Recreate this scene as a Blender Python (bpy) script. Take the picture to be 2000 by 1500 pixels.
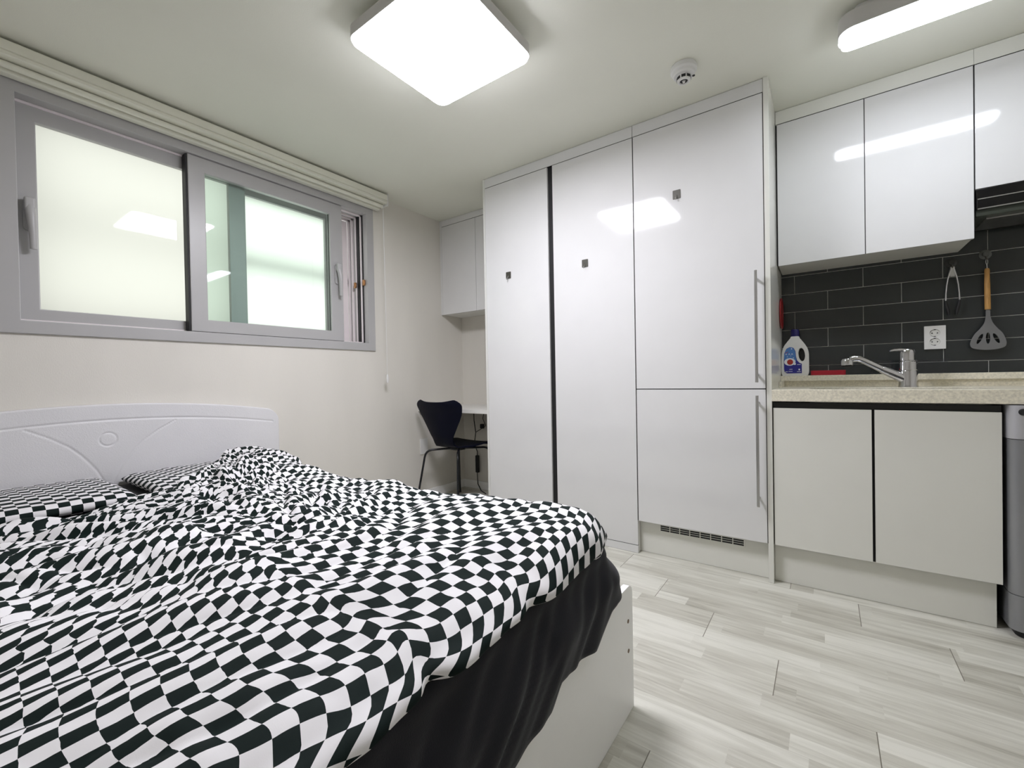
import bpy, bmesh, math, random
import numpy as np
from mathutils import Vector, Matrix, noise

for _o in list(bpy.data.objects):
    bpy.data.objects.remove(_o)
random.seed(7)
sc = bpy.context.scene
C = sc.collection

# ------------------------------------------------------------------ camera
YAW, PITCH, ROLL, FPX, CH = .6229, -.0105, -.0186, 851.17, .9531
fw = Vector((-math.sin(YAW)*math.cos(PITCH), math.cos(YAW)*math.cos(PITCH), math.sin(PITCH)))
rt = Vector((math.cos(YAW), math.sin(YAW), 0)); up = rt.cross(fw)
rt2 = rt*math.cos(ROLL) + up*math.sin(ROLL); up2 = -rt*math.sin(ROLL) + up*math.cos(ROLL)
cam = bpy.data.cameras.new('camera'); camo = bpy.data.objects.new('camera', cam); C.objects.link(camo)
cam.sensor_width = 36; cam.lens = 36*FPX/2000; cam.clip_start = .02
M = Matrix((rt2, up2, -fw)).transposed().to_4x4(); M.translation = Vector((0, 0, CH))
camo.matrix_world = M
sc.camera = camo
# ------------------------------------------------------------------ world, exposure
LAMP_MAIN, LAMP_KITCHEN, SKY = 21.0, 12.5, .76
w = bpy.data.worlds.new('daylight'); sc.world = w; w.use_nodes = True
w.node_tree.nodes['Background'].inputs[0].default_value = (1.0, 1.0, .98, 1)
w.node_tree.nodes['Background'].inputs[1].default_value = SKY
sc.view_settings.view_transform = 'Standard'; sc.view_settings.look = 'None'
sc.view_settings.gamma = 1; sc.view_settings.exposure = 1.24; sc.view_settings.use_curve_mapping = False
sc.cycles.use_denoising = True
sc.cycles.max_bounces = 10; sc.cycles.diffuse_bounces = 6; sc.cycles.glossy_bounces = 4
sc.cycles.transmission_bounces = 8; sc.cycles.transparent_max_bounces = 12
sc.cycles.sample_clamp_indirect = 6

# ------------------------------------------------------------------ materials
def nodes_of(name):
    m = bpy.data.materials.new(name); m.use_nodes = True
    nt = m.node_tree
    return m, nt, nt.nodes['Principled BSDF']
def N(nt, t, **kw):
    n = nt.nodes.new(t)
    for k, v in kw.items():
        setattr(n, k, v)
    return n
def mathn(nt, op, a, b=None, c=None):
    n = nt.nodes.new('ShaderNodeMath'); n.operation = op
    for i, v in enumerate((a, b, c)):
        if v is None: continue
        if isinstance(v, (int, float)): n.inputs[i].default_value = v
        else: nt.links.new(v, n.inputs[i])
    return n.outputs[0]
def mat(name, col, rough=.5, metal=0, spec=.5, bump=0, bscale=60, var=0, vscale=8, coat=0, trans=0, stretch=None, sheen=0):
    m, nt, p = nodes_of(name)
    p.inputs['Base Color'].default_value = (*col, 1)
    p.inputs['Roughness'].default_value = rough
    p.inputs['Metallic'].default_value = metal
    p.inputs['Specular IOR Level'].default_value = spec
    p.inputs['Coat Weight'].default_value = coat; p.inputs['Coat Roughness'].default_value = .04
    p.inputs['Transmission Weight'].default_value = trans
    p.inputs['Sheen Weight'].default_value = sheen
    tc = N(nt, 'ShaderNodeNewGeometry')
    vec = tc.outputs['Position']
    if stretch:
        mp = N(nt, 'ShaderNodeMapping'); mp.inputs['Scale'].default_value = stretch
        nt.links.new(vec, mp.inputs[0]); vec = mp.outputs[0]
    if var:
        n = N(nt, 'ShaderNodeTexNoise'); n.inputs['Scale'].default_value = vscale; n.inputs['Detail'].default_value = 4
        nt.links.new(vec, n.inputs['Vector'])
        r = N(nt, 'ShaderNodeValToRGB')
        r.color_ramp.elements[0].position = .3; r.color_ramp.elements[1].position = .7
        r.color_ramp.elements[0].color = tuple(c*(1-var) for c in col)+(1,)
        r.color_ramp.elements[1].color = tuple(min(1, c*(1+var)) for c in col)+(1,)
        nt.links.new(n.outputs[0], r.inputs[0]); nt.links.new(r.outputs[0], p.inputs['Base Color'])
    if bump:
        n = N(nt, 'ShaderNodeTexNoise'); n.inputs['Scale'].default_value = bscale; n.inputs['Detail'].default_value = 3
        nt.links.new(vec, n.inputs['Vector'])
        b = N(nt, 'ShaderNodeBump'); b.inputs['Strength'].default_value = bump; b.inputs['Distance'].default_value = .002
        nt.links.new(n.outputs[0], b.inputs['Height']); nt.links.new(b.outputs[0], p.inputs['Normal'])
    return m
def emis(name, col, s):
    m, nt, p = nodes_of(name)
    p.inputs['Base Color'].default_value = (.9, .9, .9, 1)
    p.inputs['Emission Color'].default_value = (*col, 1); p.inputs['Emission Strength'].default_value = s
    return m

M_wall = mat('wallpaper', (.71, .685, .63), .85, var=.03, vscale=3, bump=.25, bscale=300, stretch=(1, 1, .35))
M_ceil = mat('ceiling_paper', (.78, .785, .70), .85, var=.02, vscale=2, bump=.15, bscale=250)
M_lac = mat('white_lacquer', (.72, .72, .72), .075, var=.01)
M_carc = mat('cabinet_carcass', (.72, .72, .69), .4, var=.02)
M_lac2 = mat('cream_lacquer', (.75, .75, .70), .16, var=.01)
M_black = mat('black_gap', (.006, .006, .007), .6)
M_blackgloss = mat('black_glass', (.004, .004, .005), .12)
M_pvc = mat('white_vinyl', (.43, .425, .425), .35, var=.015)
M_pvc2 = mat('pink_white_vinyl', (.80, .74, .75), .4, var=.02)
M_blind = mat('blind_metal', (.78, .78, .68), .4, var=.02)
M_steel = mat('brushed_steel', (.55, .55, .55), .3, metal=1, var=.05, vscale=40, stretch=(1, 1, 20))
M_chrome = mat('chrome', (.62, .62, .64), .06, metal=1)
M_brass = mat('latch_brass', (.45, .25, .12), .35, metal=1)
M_white = mat('white_plastic', (.75, .75, .74), .35)
M_lampbody = mat('lamp_housing', (.55, .54, .53), .4)
M_board = mat('white_board', (.90, .90, .89), .45, var=.015, vscale=5, bump=.1, bscale=400)
M_boardtex = mat('white_textured_board', (.72, .715, .73), .5, var=.015, bump=.5, bscale=260)
M_desk = mat('desk_top', (.74, .73, .70), .4)
M_navy = mat('navy_lacquer', (.0015, .0022, .010), .5, spec=.12, var=.1)
M_blacksteel = mat('black_tube', (.003, .004, .007), .35)
M_sheet = mat('black_cotton', (.0065, .0065, .011), .75, spec=.3, var=.12, vscale=10, bump=.3, bscale=500, sheen=.12)
M_stone = mat('speckled_worktop', (.74, .70, .58), .3, var=.16, vscale=130, bump=.02)
M_sink = mat('sink_steel', (.5, .5, .5), .3, metal=1)
M_tile = mat('grey_tile', (.030, .034, .034), .22, var=.1, vscale=4)
M_grout = mat('grout', (.55, .55, .52), .9)
M_washer = mat('silver_plastic', (.30, .305, .32), .32, metal=.55, var=.02)
M_dark = mat('dark_rubber', (.012, .012, .013), .6)
M_red = mat('red_plastic', (.42, .012, .03), .35)
M_darkred = mat('dark_red_plastic', (.25, .01, .012), .4)
M_wood = mat('bamboo', (.50, .27, .08), .5, var=.2, vscale=30, stretch=(8, 8, 1))
M_grey = mat('grey_silicone', (.16, .16, .16), .5)
M_bottle = mat('bottle_plastic', (.72, .72, .70), .3)
M_blue = mat('label_blue', (.02, .02, .24), .35)
M_lblue = mat('label_sky', (.07, .20, .50), .35)
M_lwhite = mat('label_white', (.78, .80, .85), .35)
M_lred = mat('label_red', (.38, .03, .02), .35)
M_cap = mat('cap_blue', (.008, .006, .10), .4)
M_nickel = mat('dark_nickel', (.07, .067, .055), .45, metal=.3)
M_screw = mat('brown_dowel', (.16, .10, .055), .6)
M_hood = mat('hood_steel', (.10, .115, .10), .35, metal=.6)

def lamp_mat(name, col, s, edge=.55):
    return emis(name, col, s)
M_lampmain = emis('lamp_diffuser', (.93, .92, 1.0), LAMP_MAIN)
M_lampkit = emis('kitchen_lamp_diffuser', (.88, .92, 1.0), LAMP_KITCHEN)

def frosted(name, col, gloss=.06):
    m = bpy.data.materials.new(name); m.use_nodes = True; nt = m.node_tree; nt.nodes.clear()
    out = N(nt, 'ShaderNodeOutputMaterial'); t = N(nt, 'ShaderNodeBsdfTranslucent'); t.inputs[0].default_value = (*col, 1)
    g = N(nt, 'ShaderNodeBsdfGlossy'); g.inputs['Roughness'].default_value = .03
    fr = N(nt, 'ShaderNodeFresnel'); fr.inputs[0].default_value = 1.45
    mx = N(nt, 'ShaderNodeMixShader')
    nt.links.new(fr.outputs[0], mx.inputs[0]); nt.links.new(t.outputs[0], mx.inputs[1]); nt.links.new(g.outputs[0], mx.inputs[2])
    nt.links.new(mx.outputs[0], out.inputs[0])
    return m
def clearglass(name, col):
    m = bpy.data.materials.new(name); m.use_nodes = True; nt = m.node_tree; nt.nodes.clear()
    out = N(nt, 'ShaderNodeOutputMaterial'); t = N(nt, 'ShaderNodeBsdfTransparent'); t.inputs[0].default_value = (*col, 1)
    g = N(nt, 'ShaderNodeBsdfGlossy'); g.inputs['Roughness'].default_value = .02
    fr = N(nt, 'ShaderNodeFresnel'); fr.inputs[0].default_value = 1.45
    mx = N(nt, 'ShaderNodeMixShader')
    nt.links.new(fr.outputs[0], mx.inputs[0]); nt.links.new(t.outputs[0], mx.inputs[1]); nt.links.new(g.outputs[0], mx.inputs[2])
    nt.links.new(mx.outputs[0], out.inputs[0])
    return m
M_frost = frosted('frosted_glass', (.96, .95, .90))
M_frostg = frosted('green_frosted_glass', (.64, .66, .60))
M_glass = clearglass('clear_glass', (.75, .88, .82))
M_clear = clearglass('plain_glass', (.97, .98, .98))
M_acryl = clearglass('clear_acrylic', (.80, .81, .84))

def checker_mat(name, s):
    m, nt, p = nodes_of(name)
    uv = N(nt, 'ShaderNodeUVMap'); uv.uv_map = 'UVMap'
    ck = N(nt, 'ShaderNodeTexChecker'); ck.inputs['Scale'].default_value = 1.0/s
    ck.inputs['Color1'].default_value = (.79, .775, .79, 1); ck.inputs['Color2'].default_value = (.006, .0125, .0115, 1)
    add = N(nt, 'ShaderNodeVectorMath'); add.operation = 'ADD'; add.inputs[1].default_value = (10*s+.0011, 10*s+.0013, .5*s)
    nt.links.new(uv.outputs[0], add.inputs[0]); nt.links.new(add.outputs[0], ck.inputs['Vector'])
    nt.links.new(ck.outputs['Color'], p.inputs['Base Color'])
    p.inputs['Roughness'].default_value = .75; p.inputs['Specular IOR Level'].default_value = .12
    n = N(nt, 'ShaderNodeTexNoise'); n.inputs['Scale'].default_value = 900
    b = N(nt, 'ShaderNodeBump'); b.inputs['Strength'].default_value = .15; b.inputs['Distance'].default_value = .001
    nt.links.new(uv.outputs[0], n.inputs['Vector']); nt.links.new(n.outputs[0], b.inputs['Height']); nt.links.new(b.outputs[0], p.inputs['Normal'])
    return m
M_check = checker_mat('checkered_cotton', .0298)
M_checkp = checker_mat('checkered_pillow_cotton', .0290)

def floor_mat():
    m, nt, p = nodes_of('pale_oak_laminate')
    L = nt.links.new
    g = N(nt, 'ShaderNodeNewGeometry'); s = N(nt, 'ShaderNodeSeparateXYZ'); L(g.outputs['Position'], s.inputs[0])
    X, Y = s.outputs[0], s.outputs[1]
    row = mathn(nt, 'DIVIDE', mathn(nt, 'SUBTRACT', 2.275, Y), .1975)
    ri = mathn(nt, 'FLOOR', row)
    xs = mathn(nt, 'DIVIDE', mathn(nt, 'SUBTRACT', mathn(nt, 'SUBTRACT', X, .103), mathn(nt, 'MULTIPLY', ri, .237)), .948)
    xi = mathn(nt, 'FLOOR', xs); xf = mathn(nt, 'FRACT', xs)
    rf = mathn(nt, 'FRACT', row)
    # seams
    endj = mathn(nt, 'LESS_THAN', mathn(nt, 'PINGPONG', xs, .5), .0013)
    longj = mathn(nt, 'LESS_THAN', mathn(nt, 'PINGPONG', row, .5), .0045)
    # three printed strips in each plank, each cut in printed lengths
    st = mathn(nt, 'FLOOR', mathn(nt, 'MULTIPLY', row, 3.0))
    wn0 = N(nt, 'ShaderNodeTexWhiteNoise'); wn0.noise_dimensions = '1D'; L(st, wn0.inputs['W'])
    seg = mathn(nt, 'FLOOR', mathn(nt, 'ADD', mathn(nt, 'MULTIPLY', xs, 2.0), mathn(nt, 'MULTIPLY', wn0.outputs[0], 5)))
    cb = N(nt, 'ShaderNodeCombineXYZ'); L(st, cb.inputs[0]); L(seg, cb.inputs[1]); L(xi, cb.inputs[2])
    wn = N(nt, 'ShaderNodeTexWhiteNoise'); wn.noise_dimensions = '3D'; L(cb.outputs[0], wn.inputs['Vector'])
    # grain
    gv = N(nt, 'ShaderNodeCombineXYZ'); L(mathn(nt, 'ADD', mathn(nt, 'MULTIPLY', X, 2.6), mathn(nt, 'MULTIPLY', wn.outputs[0], 30)), gv.inputs[0])
    L(mathn(nt, 'MULTIPLY', Y, 42), gv.inputs[1]); L(st, gv.inputs[2])
    gn = N(nt, 'ShaderNodeTexNoise'); gn.inputs['Scale'].default_value = 1; gn.inputs['Detail'].default_value = 6; gn.inputs['Roughness'].default_value = .68
    gn.inputs['Distortion'].default_value = .6
    L(gv.outputs[0], gn.inputs['Vector'])
    gv2 = N(nt, 'ShaderNodeMapping'); gv2.inputs['Scale'].default_value = (1.2, 5, 1); L(g.outputs['Position'], gv2.inputs[0])
    gn2 = N(nt, 'ShaderNodeTexNoise'); gn2.inputs['Scale'].default_value = 2.2; gn2.inputs['Detail'].default_value = 3; L(gv2.outputs[0], gn2.inputs['Vector'])
    t = mathn(nt, 'ADD', mathn(nt, 'ADD', mathn(nt, 'MULTIPLY', wn.outputs[0], .30), mathn(nt, 'MULTIPLY', gn.outputs[0], .85)), mathn(nt, 'MULTIPLY', gn2.outputs[0], .45))
    r = N(nt, 'ShaderNodeValToRGB'); e = r.color_ramp.elements
    e[0].position = .50; e[0].color = (.31, .295, .24, 1); e[1].position = 1.15; e[1].color = (.69, .68, .61, 1)
    a = r.color_ramp.elements.new(.66); a.color = (.48, .465, .40, 1)
    b_ = r.color_ramp.elements.new(.85); b_.color = (.60, .59, .52, 1)
    L(t, r.inputs[0])
    dk = N(nt, 'ShaderNodeMix'); dk.data_type = 'RGBA'
    L(mathn(nt, 'MAXIMUM', endj, mathn(nt, 'MULTIPLY', longj, .22)), dk.inputs[0])
    L(r.outputs[0], dk.inputs[6]); dk.inputs[7].default_value = (.16, .145, .11, 1)
    L(dk.outputs[2], p.inputs['Base Color'])
    p.inputs['Roughness'].default_value = .38
    b = N(nt, 'ShaderNodeBump'); b.inputs['Strength'].default_value = .12; b.inputs['Distance'].default_value = .002
    L(gn.outputs[0], b.inputs['Height']); L(b.outputs[0], p.inputs['Normal'])
    return m
M_floor = floor_mat()

# ------------------------------------------------------------------ mesh helpers
def box(bm, x0, x1, y0, y1, z0, z1, bev=0, seg=2, mi=0):
    t = bmesh.new()
    bmesh.ops.create_cube(t, size=1)
    for v in t.verts:
        v.co = Vector(((x0+x1)/2+v.co.x*(x1-x0), (y0+y1)/2+v.co.y*(y1-y0), (z0+z1)/2+v.co.z*(z1-z0)))
    if bev:
        bmesh.ops.bevel(t, geom=list(t.edges), offset=bev, segments=seg, profile=.5, affect='EDGES')
    merge(bm, t, mi)
def merge(bm, t, mi=None):
    t.verts.index_update()
    vs = [bm.verts.new(v.co) for v in t.verts]
    for f in t.faces:
        try:
            nf = bm.faces.new([vs[v.index] for v in f.verts]); nf.material_index = mi if mi is not None else f.material_index
        except ValueError:
            pass
    t.free()
def obj(name, bm, m, parent=None, smooth=True, angle=35):
    bmesh.ops.recalc_face_normals(bm, faces=bm.faces)
    me = bpy.data.meshes.new(name); bm.to_mesh(me); bm.free()
    return obj_me(name, me, m, parent, smooth, angle)
def obj_me(name, me, m, parent=None, smooth=True, angle=35):
    for mm in (m if isinstance(m, (list, tuple)) else [m]):
        me.materials.append(mm)
    if smooth:
        me.polygons.foreach_set('use_smooth', [True]*len(me.polygons))
        try: me.set_sharp_from_angle(angle=math.radians(angle))
        except Exception: pass
    o = bpy.data.objects.new(name, me); C.objects.link(o)
    if smooth and angle == 35:
        wn = o.modifiers.new('weighted', 'WEIGHTED_NORMAL'); wn.keep_sharp = True; wn.weight = 100
    if parent is not None:
        o.parent = parent
        o.matrix_parent_inverse = Matrix.Translation(-root_loc(parent))
    return o
def root_loc(p):
    v = Vector((0, 0, 0))
    while p is not None:
        v += p.location; p = p.parent if False else None
    return v
def tag(o, label, cat, group=None):
    o['label'] = label; o['category'] = cat
    if group: o['group'] = group
    return o
def thing(name, label, cat, loc=(0, 0, 0), group=None):
    o = bpy.data.objects.new(name, None); C.objects.link(o); o.location = loc; o.empty_display_size = .1
    return tag(o, label, cat, group)
def struct(o):
    o['kind'] = 'structure'; return o
def P(name, m, parent, *boxes, bev=.001, seg=2, smooth=True):
    bm = bmesh.new()
    for b in boxes: box(bm, *b[:6], bev=b[6] if len(b) > 6 else bev, seg=seg)
    return obj(name, bm, m, parent, smooth)
def dup(root, loc, label):
    r = root.copy(); C.objects.link(r); r.location = loc; r['label'] = label
    for ch in list(root.children):
        c = ch.copy(); C.objects.link(c); c.parent = r; c.matrix_parent_inverse = ch.matrix_parent_inverse.copy()
        for g in ch.children:
            d = g.copy(); C.objects.link(d); d.parent = c; d.matrix_parent_inverse = g.matrix_parent_inverse.copy()
    return r
def tube(bm, pts, r, n=12, closed=False, cap=True, radii=None):
    pts = [Vector(p) for p in pts]; k = len(pts); rings = []
    prev = None
    for i, p in enumerate(pts):
        if closed: t = (pts[(i+1) % k]-pts[i-1]).normalized()
        elif i == 0: t = (pts[1]-p).normalized()
        elif i == k-1: t = (p-pts[i-1]).normalized()
        else: t = ((pts[i+1]-p).normalized()+(p-pts[i-1]).normalized()).normalized()
        if prev is None:
            a = Vector((0, 0, 1)) if abs(t.z) < .9 else Vector((1, 0, 0))
            u = t.cross(a).normalized()
        else:
            u = (prev - t*prev.dot(t)).normalized()
        prev = u; v = t.cross(u)
        rr = radii[i] if radii else r
        rings.append([bm.verts.new(p+(u*math.cos(2*math.pi*j/n)+v*math.sin(2*math.pi*j/n))*rr) for j in range(n)])
    m = k if closed else k-1
    for i in range(m):
        A, B = rings[i], rings[(i+1) % k]
        for j in range(n):
            bm.faces.new((A[j], A[(j+1) % n], B[(j+1) % n], B[j]))
    if cap and not closed:
        bm.faces.new(rings[0][::-1]); bm.faces.new(rings[-1])
def lathe(bm, prof, c, axis='Z', n=40, cap=True):
    c = Vector(c); rings = []
    for r, h in prof:
        ring = []
        for j in range(n):
            a = 2*math.pi*j/n; q = (r*math.cos(a), r*math.sin(a), h)
            if axis == 'Z': v = Vector(q)
            elif axis == 'Y': v = Vector((q[0], q[2], q[1]))
            else: v = Vector((q[2], q[0], q[1]))
            ring.append(bm.verts.new(c+v))
        rings.append(ring)
    for A, B in zip(rings, rings[1:]):
        for j in range(n):
            bm.faces.new((A[j], A[(j+1) % n], B[(j+1) % n], B[j]))
    if cap:
        bm.faces.new(rings[0][::-1]); bm.faces.new(rings[-1])
def slab(bm, outer, holes, fn, d0, d1, bev=0, mi=0):
    """outline (and holes) in 2D filled and extruded between depths d0 and d1; fn(u,v,d)->point"""
    t = bmesh.new(); E = []
    for lp in [outer]+list(holes):
        vs = [t.verts.new((p[0], p[1], 0)) for p in lp]
        E += [t.edges.new((vs[i], vs[(i+1) % len(vs)])) for i in range(len(vs))]
    bmesh.ops.triangle_fill(t, use_beauty=True, use_dissolve=False, edges=E)
    fs = list(t.faces)
    r = bmesh.ops.extrude_face_region(t, geom=fs)
    top = [v for v in r['geom'] if isinstance(v, bmesh.types.BMVert)]
    for v in top: v.co.z = 1
    if bev:
        es = []
        for e in t.edges:
            if len(e.link_faces) == 2 and abs(e.verts[0].co.z-e.verts[1].co.z) < .5:
                n0, n1 = e.link_faces[0].normal, e.link_faces[1].normal
                e.link_faces[0].normal_update(); e.link_faces[1].normal_update()
                if abs(e.link_faces[0].normal.z) < .5 or abs(e.link_faces[1].normal.z) < .5: es.append(e)
        for v in t.verts: v.co.z *= abs(d1-d0)
        bmesh.ops.bevel(t, geom=es, offset=bev, segments=3, profile=.5, affect='EDGES', clamp_overlap=True)
        for v in t.verts: v.co.z /= abs(d1-d0)
    for v in t.verts: v.co = Vector(fn(v.co.x, v.co.y, d0+(d1-d0)*v.co.z))
    merge(bm, t, mi)
def arc(cx, cy, rx, ry, a0, a1, n):
    return [(cx+rx*math.cos(math.radians(a0+(a1-a0)*i/n)), cy+ry*math.sin(math.radians(a0+(a1-a0)*i/n))) for i in range(n+1)]
def ell(cx, cy, rx, ry, n=28, rot=0):
    out = []
    for i in range(n):
        a = 2*math.pi*i/n; x, y = rx*math.cos(a), ry*math.sin(a)
        out.append((cx+x*math.cos(rot)-y*math.sin(rot), cy+x*math.sin(rot)+y*math.cos(rot)))
    return out
def rrect(x0, x1, y0, y1, r, n=6):
    return (arc(x1-r, y0+r, r, r, -90, 0, n)+arc(x1-r, y1-r, r, r, 0, 90, n)+arc(x0+r, y1-r, r, r, 90, 180, n)+arc(x0+r, y0+r, r, r, 180, 270, n))
XZ = lambda y: (lambda u, v, d: (u, y+d, v))
XY = lambda u, v, d: (u, v, d)
YZ = lambda x: (lambda u, v, d: (x+d, u, v))

# ------------------------------------------------------------------ room shell
XL, XR, YR, YB, H = -2.64, 1.35, -1.15, 2.92, 2.30
WY0, WY1, WZ0, WZ1 = .20, 1.985, 1.176, 2.219
struct(P('floor', M_floor, None, (XL-.26, XR+.1, YR-.1, YB+.1, -.06, 0, 0)))
struct(P('ceiling', M_ceil, None, (XL-.26, XR+.1, YR-.1, YB+.1, H, H+.06, 0)))
struct(P('wall_left', M_wall, None, (XL-.26, XL, YR-.1, WY0, 0, H, 0), (XL-.26, XL, WY1, YB+.1, 0, H, 0),
         (XL-.26, XL, WY0, WY1, 0, WZ0, 0), (XL-.26, XL, WY0, WY1, WZ1, H, 0)))
struct(P('wall_back', M_wall, None, (XL, XR+.1, YB, YB+.1, 0, H, 0)))
struct(P('wall_right', M_wall, None, (XR, XR+.1, YR-.1, YB, 0, H, 0)))
struct(P('wall_rear', M_wall, None, (XL, XR, YR-.1, YR, 0, H, 0)))
struct(P('baseboard_back', M_board, None, (XL, -1.87, YB-.009, YB-.0005, 0, .07, .002)))
struct(P('baseboard_left', M_board, None, (XL+.0005, XL+.009, 1.36, YB-.01, 0, .07, .002)))

# ------------------------------------------------------------------ window
def ring_yz(bm, x0, x1, y0, y1, z0, z1, l, r, b, t, bev=.003):
    slab(bm, [(y0, z0), (y1, z0), (y1, z1), (y0, z1)], [[(y0+l, z0+b), (y1-r, z0+b), (y1-r, z1-t), (y0+l, z1-t)]],
         lambda u, v, d: (x0+d, u, v), 0, x1-x0, bev)
win = bpy.data.objects.new('window_1', None); C.objects.link(win); win.location = (XL, 1.09, WZ0); struct(win)
bm = bmesh.new(); ring_yz(bm, -2.88, -2.628, WY0, WY1, WZ0, WZ1, .078, .055, .054, .074)
obj('window_frame', bm, M_pvc, win)
# track fins on head, sill and right jamb
bm = bmesh.new()
for xa in (-2.690, -2.745, -2.795, -2.835):
    box(bm, xa-.004, xa+.004, 1.915, 1.9305, 1.2305, 2.1445, bev=.001)
    box(bm, xa-.004, xa+.004, .279, 1.9305, 1.2295, 1.240, bev=.001)
    box(bm, xa-.004, xa+.004, .279, 1.9305, 2.134, 2.1455, bev=.001)
obj('window_track', bm, M_pvc2, win)
bm = bmesh.new()
box(bm, -2.742, -2.712, 1.921, 1.9303, 1.232, 2.143, bev=.001)
box(bm, -2.688, -2.676, 1.925, 1.9303, 1.232, 2.143, bev=.001)
obj('weather_seal', bm, M_black, win)
for xx, yy, zz in ((-2.745, 1.908, 1.652), (-2.664, 1.922, 1.662)):
    bm = bmesh.new(); box(bm, xx-.009, xx+.009, yy-.008, yy+.008, zz-.02, zz+.02, bev=.003)
    box(bm, xx+.008, xx+.014, yy-.004, yy+.004, zz-.01, zz+.01, bev=.001)
    obj('latch', bm, M_brass, win)
def sash(y0, y1, z0, z1, xf, dep, sw, gm, name='sash', m=M_pvc, gx=.02, sl=None, sr=None):
    bm = bmesh.new(); ring_yz(bm, xf-dep, xf, y0, y1, z0, z1, sl or sw, sr or sw, sw*.84, sw, .004)
    s = obj(name, bm, m, win)
    a = y0+(sl or sw)-.006; b = y1-(sr or sw)+.006
    bm = bmesh.new(); box(bm, xf-gx-.004, xf-gx, a, b, z0+sw*.84-.006, z1-sw+.006)
    for e in (): pass
    g = obj('pane', bm, gm, win); g.parent = s; g.matrix_parent_inverse = Matrix.Identity(4)
    g.matrix_parent_inverse = Matrix.Translation(-Vector(win.location)) @ Matrix.Translation(Vector(win.location))
    return s
def subpart(name, bm, m, s):
    o = obj(name, bm, m, None); o.parent = s; o.matrix_parent_inverse = Matrix.Translation(-s.location)
    return o
def pane_obj(s, x, y0, y1, z0, z1, gm):
    me = bpy.data.meshes.new('pane')
    me.from_pydata([(x, y0, z0), (x, y1, z0), (x, y1, z1), (x, y0, z1)], [], [(0, 1, 2, 3)])
    o = obj_me('pane', me, gm, None, smooth=False); o.parent = s; o.matrix_parent_inverse = s.matrix_world.inverted() if False else Matrix.Identity(4)
    return o
def mk_sash(y0, y1, z0, z1, xf, dep, l, r, b, t, gm, m=M_pvc, gx=.02):
    bm = bmesh.new(); ring_yz(bm, xf-dep, xf, y0, y1, z0, z1, l, r, b, t, .004)
    s = obj('sash', bm, m, win)
    pane_obj(s, xf-gx, y0+l-.008, y1-r+.008, z0+b-.008, z1-t+.008, gm)
    return s
# inner right sash (clear), inner left sash (frosted), outer right sash (frosted)
sR = mk_sash(.865, 1.741, 1.233, 2.1435, -2.640, .036, .076, .088, .064, .076, M_glass)
sL = mk_sash(.2815, 1.158, 1.233, 2.1435, -2.693, .036, .060, .085, .055, .070, M_frostg, gx=.024)
sO = mk_sash(1.16, 1.785, 1.236, 2.140, -2.80, .030, .045, .070, .05, .055, M_frost)
sO2 = mk_sash(1.10, 1.914, 1.243, 2.132, -2.842, .028,   .05, .045, .05, .055, M_clear, m=M_pvc2)
bm = bmesh.new(); box(bm, -2.852, -2.8415, 1.8635, 1.8685, 1.29, 2.08, bev=.0005); subpart('glazing_bead', bm, M_black, sO2)
bm = bmesh.new(); box(bm, -2.692, -2.646, .8560, .8645, 1.236, 2.141, bev=.001); subpart('brush_strip', bm, M_black, sR)
bm = bmesh.new(); box(bm, -2.668, -2.655, 1.6525, 1.6560, 1.296, 2.068, bev=.0005); subpart('glazing_bead', bm, M_black, sR)
# handles
def win_handle(s, y, zt, x):
    bm = bmesh.new()
    slab(bm, rrect(y-.018, y+.018, zt-.135, zt-.005, .014), [], YZ(x), 0, .012, .003)
    path = [(x+.010, y, zt-.035), (x+.030, y, zt-.04), (x+.038, y+.002, zt-.075), (x+.040, y+.004, zt-.12), (x+.038, y+.006, zt-.17), (x+.034, y+.007, zt-.215)]
    tube(bm, path, .01, n=14, radii=[.016, .018, .016, .013, .012, .011])
    box(bm, x+.014, x+.044, y-.017, y+.017, zt-.055, zt-.002, bev=.008, seg=3)
    return subpart('window_handle', bm, M_pvc, s)
win_handle(sL, .315, 1.745, -2.6935)
win_handle(sR, 1.695, 1.745, -2.6405)
# outside rail that shows through the frosted panes
tag(P('safety_rail', M_lampbody, None, (-2.90, -2.872, -.3, 2.4, 1.665, 1.725, .004)), 'horizontal metal rail outside behind the frosted window glass', 'rail')

# ------------------------------------------------------------------ roller blind
rb = thing('roller_blind', 'cream roller blind rolled up in its cassette above the window', 'blind', (-2.58, .6, 2.2))
bm = bmesh.new()
prof = [(-2.639, 2.288), (-2.530, 2.288), (-2.522, 2.282), (-2.520, 2.246), (-2.526, 2.243), (-2.521, 2.240), (-2.521, 2.228), (-2.530, 2.224), (-2.639, 2.224)]
slab(bm, prof, [], lambda u, v, d: (u, d, v), -.9, 2.030, 0)
obj('cassette', bm, M_blind, rb)
bm = bmesh.new(); tube(bm, [(-2.566, -.88, 2.209), (-2.566, 2.015, 2.209)], .013, n=16)
obj('rolled_fabric', bm, M_blind, rb)
bm = bmesh.new(); box(bm, -2.622, -2.585, -.88, 2.015, 2.186, 2.216, bev=.004); obj('hem_bar', bm, M_blind, rb)
bm = bmesh.new(); box(bm, -2.639, -2.5185, 2.030, 2.036, 2.205, 2.290, bev=.002); obj('end_cap', bm, M_white, rb)
bm = bmesh.new()
tube(bm, [(-2.56, 2.022, 2.21), (-2.561, 2.026, 1.8), (-2.562, 2.028, 1.4), (-2.563, 2.030, 1.0)], .0013, n=6)
tube(bm, [(-2.545, 2.008, 2.21), (-2.552, 2.016, 1.8), (-2.558, 2.024, 1.4), (-2.563, 2.0305, 1.0)], .0013, n=6)
obj('pull_cord', bm, M_white, rb)
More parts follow.
